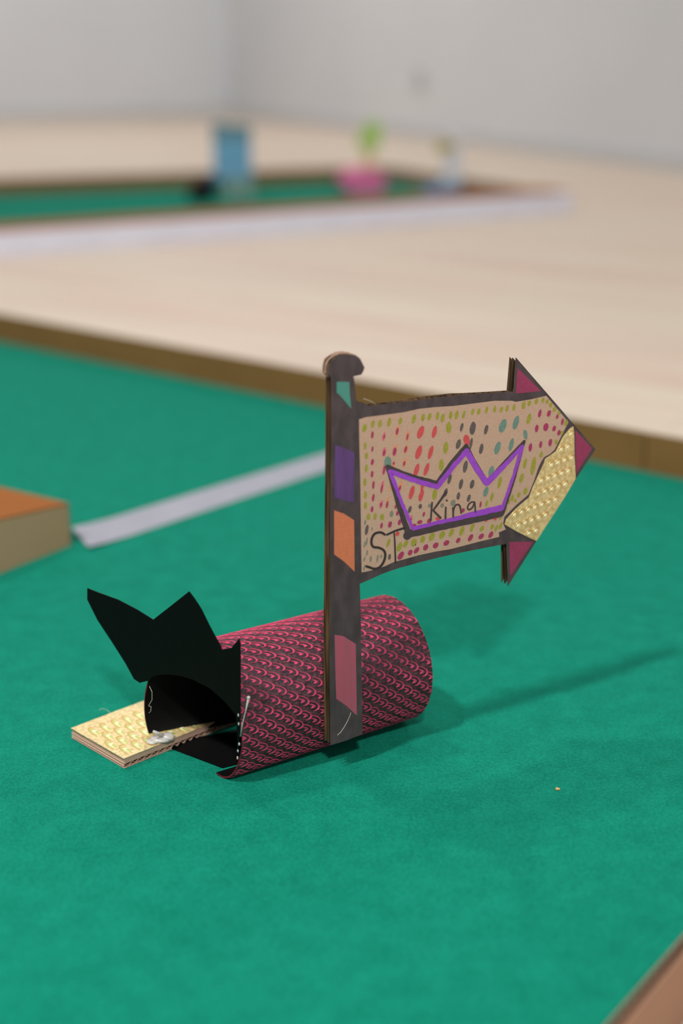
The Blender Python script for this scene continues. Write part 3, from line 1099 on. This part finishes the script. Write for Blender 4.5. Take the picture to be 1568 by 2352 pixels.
mb = MB()
S = [(882.6, 1227.6), (877, 1223.6), (870.5, 1222.6), (861, 1225), (855.6, 1231), (852.5, 1240), (852.7, 1249), (857, 1256), (868, 1257.5), (877, 1261), (882.5, 1266.6), (884, 1274.6), (882, 1286),
     (876, 1297.6), (868, 1304.5), (858, 1306), (848.7, 1303), (840.7, 1300.5)]
stroke(mb, [(x, y, 5.4) for x, y in smooth_path(S, 3)], 'ink_black', INK * 5)
stroke(mb, [(887.7, 1228, 4.6), (906, 1219.5, 4.6), (929, 1212, 5)], 'ink_black', INK * 5)
stroke(mb, [(904.5, 1223.6, 3), (906, 1245, 3.6), (907.5, 1292, 3.8)], 'ink_black', INK * 5)
stroke(mb, [(991.5, 1154, 4), (990, 1172, 4), (988.5, 1195, 4)], 'marker_line', INK * 7)
stroke(mb, [(1023, 1131, 7), (1012, 1147, 5), (994, 1172, 4.2), (1011, 1189, 5)], 'marker_line', INK * 7)
stroke(mb, [(1025, 1149, 4.2), (1025.4, 1149.6, 4.2)], 'marker_line', INK * 7)
stroke(mb, [(1023, 1165, 4), (1022, 1190, 4.2)], 'marker_line', INK * 7)
stroke(mb, [(x, y, 3.8) for x, y in smooth_path([(1039.4, 1166), (1040, 1187), (1040.2, 1175), (1044, 1162), (1051, 1158.5), (1056, 1164), (1058, 1178)], 3)], 'marker_line', INK * 7)
stroke(mb, [(x, y, 3.4) for x, y in smooth_path([(1089, 1153), (1082, 1153), (1075, 1159), (1073, 1168), (1078, 1170), (1085, 1164), (1089, 1153), (1090, 1162), (1091, 1176)], 4)], 'marker_line', INK * 7)
tag(mb.build('lettering', so), 'handwritten letters King and ST')

# --- hot glue
mb = MB()


def blob(mb, c, rx, ry, rz, m_, seed):
    rnd = random.Random(seed)
    bmx = bmesh.new()
    bmesh.ops.create_icosphere(bmx, subdivisions=2, radius=1)
    v = []
    for q in bmx.verts:
        k = 1 + rnd.uniform(-0.16, 0.16)
        v.append(Vector(c) + Vector((q.co.x * rx * k, q.co.y * ry * k, q.co.z * rz * k)))
    f = [[w.index for w in fc_.verts] for fc_ in bmx.faces]
    bmx.free()
    mb.add(v, f, m_)


blob(mb, ground(366, 1697, RT_Z + 0.001), 0.0065, 0.005, 0.0017, 'glue', 1)
blob(mb, ground(384, 1692, RT_Z + 0.0015), 0.0045, 0.004, 0.0022, 'glue', 2)
blob(mb, ground(352, 1702, RT_Z + 0.0006), 0.0045, 0.004, 0.0011, 'glue', 4)
p = [ground(376, 1692, RT_Z + 0.002), ground(362, 1684, RT_Z + 0.006), ground(352, 1680, RT_Z + 0.008)]
mb.tube(p, 0.0011, 'glue', 6, [1.4, 1, 0.8])
mb.build('glue_blob', root, smooth=True)
mb = MB()
e_ = []
for x, y in ((572, 1602), (565, 1635), (558, 1662), (553.5, 1690)):
    a_, b_ = mouth.from_px(x, y)
    e_.append(mouth.at(a_, b_, 0.0005))
mb.tube(e_, 0.0004, 'glue', 6, [1.6, 0.8, 0.9, 1.2])
blob(mb, e_[0], 0.001, 0.001, 0.001, 'glue', 8)
for k, (x, y) in enumerate(((549, 1642), (550, 1662), (551, 1708), (548, 1724), (547, 1740))):
    a_, b_ = mouth.from_px(x, y)
    blob(mb, mouth.at(a_, b_, 0.0006), 0.0005, 0.0005, 0.0010, 'glue', 20 + k)
mb.build('glue_strand', root, smooth=True)
mb = MB()
pts = [sign.at(*sign.from_px(x, y), h) for x, y, h in ((832, 915, 0.001), (842, 918, 0.001), (853, 922, 0.0), (864, 929, -0.001))]
mb.tube(pts, 0.00012, 'lint', 5)
mb.build('glue_thread', root)
mb = MB()
pts = [sign.at(*sign.from_px(x, y), 0.0003) for x, y in ((774, 1688), (781, 1682), (790, 1669), (797, 1656), (803, 1643), (805, 1636))]
mb.tube(pts, 0.00012, 'lint', 5)
mb.build('glue_thread', root)
mb = MB()
pts = [mouth.at(*mouth.from_px(x, y), 0.001) for x, y in ((346, 1575), (352, 1588), (352, 1606), (344, 1620), (350, 1622), (349, 1632), (345, 1636))]
mb.tube(pts, 0.00013, 'lint', 5)
mb.build('glue_thread', root)

mb = MB()
pts = [ground(228, 1631, RT_Z + 0.004), ground(234, 1627, RT_Z + 0.005), ground(243, 1629, RT_Z + 0.003), ground(256, 1639, RT_Z + 0.0002)]
mb.tube(pts, 0.00010, 'lint', 5)
mb.build('glue_thread', root)

# crumb on the felt
c = ground(1280, 1812, GZ + 0.0008)
mb = MB()
blob(mb, c, 0.0013, 0.0010, 0.0008, 'crumb', 5)
tag(recentre(mb.build('crumb')), 'tiny tan crumb lying on the green felt', 'crumb')

# ------------------------------------------------------------------ the far lane
FRc = ground(1312, 488)
FRc.z = 0
FL = ground(0, 592)
fd = (FRc - FL).normalized()
FLx = FL - fd * 0.35
on = Vector((fd.y, -fd.x, 0))
BRc = Vector((0.13, 4.46, 0))
bd = Vector((-1.09, -0.43, 0)).normalized()
BLx = BRc + bd * 1.55
mb = MB()
fl = [FLx - on * 0.142, FRc - on * 0.142, BRc, BLx]
mb.hexa([p.copy() for p in fl] + [p + Z * 0.002 for p in fl], 'felt')
tag(recentre(mb.build('felt_lane')), 'green felt sheet of the blurred lane in the background', 'felt')
fb = thing('cardboard_border', (FLx + FRc) / 2, 'white faced cardboard beam along the front of the background lane', 'border', 'cardboard borders of the background lane')
BW, BHh = 0.12, 0.050
for nm, o_, ay, az_, m_ in (('front_face', on * 0.0, on * 0.0008, Z * BHh, 'white_tape'),
                            ('inner_face', -on * BW, on * 0.0008, Z * BHh, 'border_red'),
                            ('top', -on * BW + Z * BHh, on * (BW + 0.0008), Z * 0.0012, 'box_top')):
    mb = MB()
    mb.box(FLx + o_, FRc - FLx, ay, az_, m_)
    mb.build(nm, fb)
mb = MB()
mb.box(FRc - on * (BW - 0.0003), fd * 0.0008, on * (BW - 0.0006), Z * BHh, 'border_red')
mb.build('end_cap', fb)
rd = (BRc - FRc).normalized()
border(FRc + rd * 0.148, BRc - rd * 0.001, Vector((rd.y, -rd.x, 0)), 'cardboard_border', 'brown cardboard strip closing the right end of the background lane', 'border_red', h=0.043,
       group='cardboard borders of the background lane')
border(BRc + bd * 0.003, BLx, Vector((bd.y, -bd.x, 0)), 'cardboard_border', 'dark brown cardboard strip along the back of the background lane', 'border', h=0.043,
       group='cardboard borders of the background lane')

# blue gate with a black ball-trap beside it
g = ground(535, 458, 0.002)
gu = Vector((1, 0.02, 0)).normalized()
gz = Z
gate = thing('blue_gate', g, 'tall blue card gate on sage legs standing in the background lane', 'golf obstacle')
gp_ = Plane(g, gu, gz)
mb = MB()
mb.prism(gp_, [(-0.05, 0.055), (0.05, 0.055), (0.05, 0.155), (-0.05, 0.155)], -0.03, 0.0, 'blue')
mb.build('panel', gate)
mb = MB()
tops = [(-0.05, 0.155), (0.05, 0.155), (0.05, 0.196), (0.034, 0.188), (0.018, 0.196), (0.0, 0.187), (-0.018, 0.196), (-0.034, 0.198), (-0.05, 0.2)]
mb.prism(gp_, tops, -0.03, 0.001, 'blue_dark')
mb.build('battlement', gate)
for x0, x1, m_ in ((-0.022, 0.012, 'sage'), (0.022, 0.055, 'sage')):
    mb = MB()
    mb.prism(gp_, [(x0, 0), (x1, 0), (x1 - 0.006, 0.055), (x0 - 0.004, 0.055)], -0.03, 0.0, m_)
    mb.build('leg', gate)
tr = ground(462, 464, 0.002)
trap = thing('black_tunnel', tr, 'small black paper tunnel beside the blue gate in the background', 'tunnel')
tpn = Plane(tr, gu, Z)
mb = MB()
arc_o = [(0.036 * math.cos(t * math.pi / 12), 0.058 * math.sin(t * math.pi / 12)) for t in range(13)]
arc_i = [(0.016 * math.cos(t * math.pi / 12), 0.03 * math.sin(t * math.pi / 12)) for t in range(13)]
mb.prism(tpn, arc_o + arc_i[::-1], -0.08, 0.0, 'black')
mb.build('arch', trap)
mb = MB()
mb.prism(tpn, [(0.008, 0.03), (0.058, 0.03), (0.058, 0.07), (0.012, 0.066)], -0.09, -0.084, 'navy')
mb.build('back_flap', trap)
mb = MB()
mb.prism(tpn, arc_i, -0.079, -0.075, 'black')
mb.build('back_wall', trap)

# lime flag on a pink tunnel
pk = ground(840, 446, 0.002)
flag = thing('pink_mound', pk, 'hot pink rounded card mound with a lime sign on a pale post in the background', 'golf obstacle')
pp = Plane(pk, Vector((1, 0.25, 0)).normalized(), Z)
hump = [(-0.045, 0), (0.045, 0), (0.058, 0.018), (0.063, 0.036), (0.056, 0.052), (0.036, 0.064), (0.0, 0.068), (-0.036, 0.064), (-0.056, 0.052), (-0.063, 0.036), (-0.058, 0.018)]
for nm, h0, h1, k_ in (('front', -0.02, 0.0, 0.93), ('body', -0.08, -0.02, 1.0)):
    mb = MB()
    mb.prism(pp, [(x * k_, y * k_) for x, y in hump], h0, h1, 'hot_pink')
    mb.build(nm, flag)
mb = MB()
mb.prism(pp, [(0.012, 0.04), (0.046, 0.04), (0.044, 0.14), (0.014, 0.14)], -0.086, -0.081, 'pale_yellow')
mb.build('post', flag)
mb = MB()
mb.prism(pp, [(-0.002, 0.122), (0.008, 0.118), (0.062, 0.118), (0.066, 0.19), (0.022, 0.194), (0.008, 0.158), (-0.006, 0.146)], -0.081, -0.076, 'lime')
mb.build('sign', flag)

# white post with blue base
wb = ground(1032, 452, 0.002)
wp2 = Plane(wb, Vector((1, 0.3, 0)).normalized(), Z)
wpo = thing('white_post_sign', wb, 'white card post with mustard arrow on a steel blue base in the background', 'golf obstacle')
mb = MB()
mb.prism(wp2, [(-0.055, 0.0), (0.033, 0.0), (0.033, 0.034), (-0.035, 0.03)], -0.07, 0.0, 'steel_blue')
mb.build('base', wpo)
mb = MB()
mb.prism(wp2, [(-0.016, 0.0325), (0.033, 0.0345), (0.034, 0.18), (0.02, 0.192), (-0.012, 0.178)], -0.012, -0.004, 'white_card')
mb.build('post', wpo)
mb = MB()
mb.prism(wp2, [(-0.044, 0.134), (-0.022, 0.112), (-0.018, 0.125), (0.012, 0.125), (0.012, 0.148), (-0.018, 0.148), (-0.022, 0.158)], -0.004, 0.0, 'mustard')
mb.build('arrow', wpo)
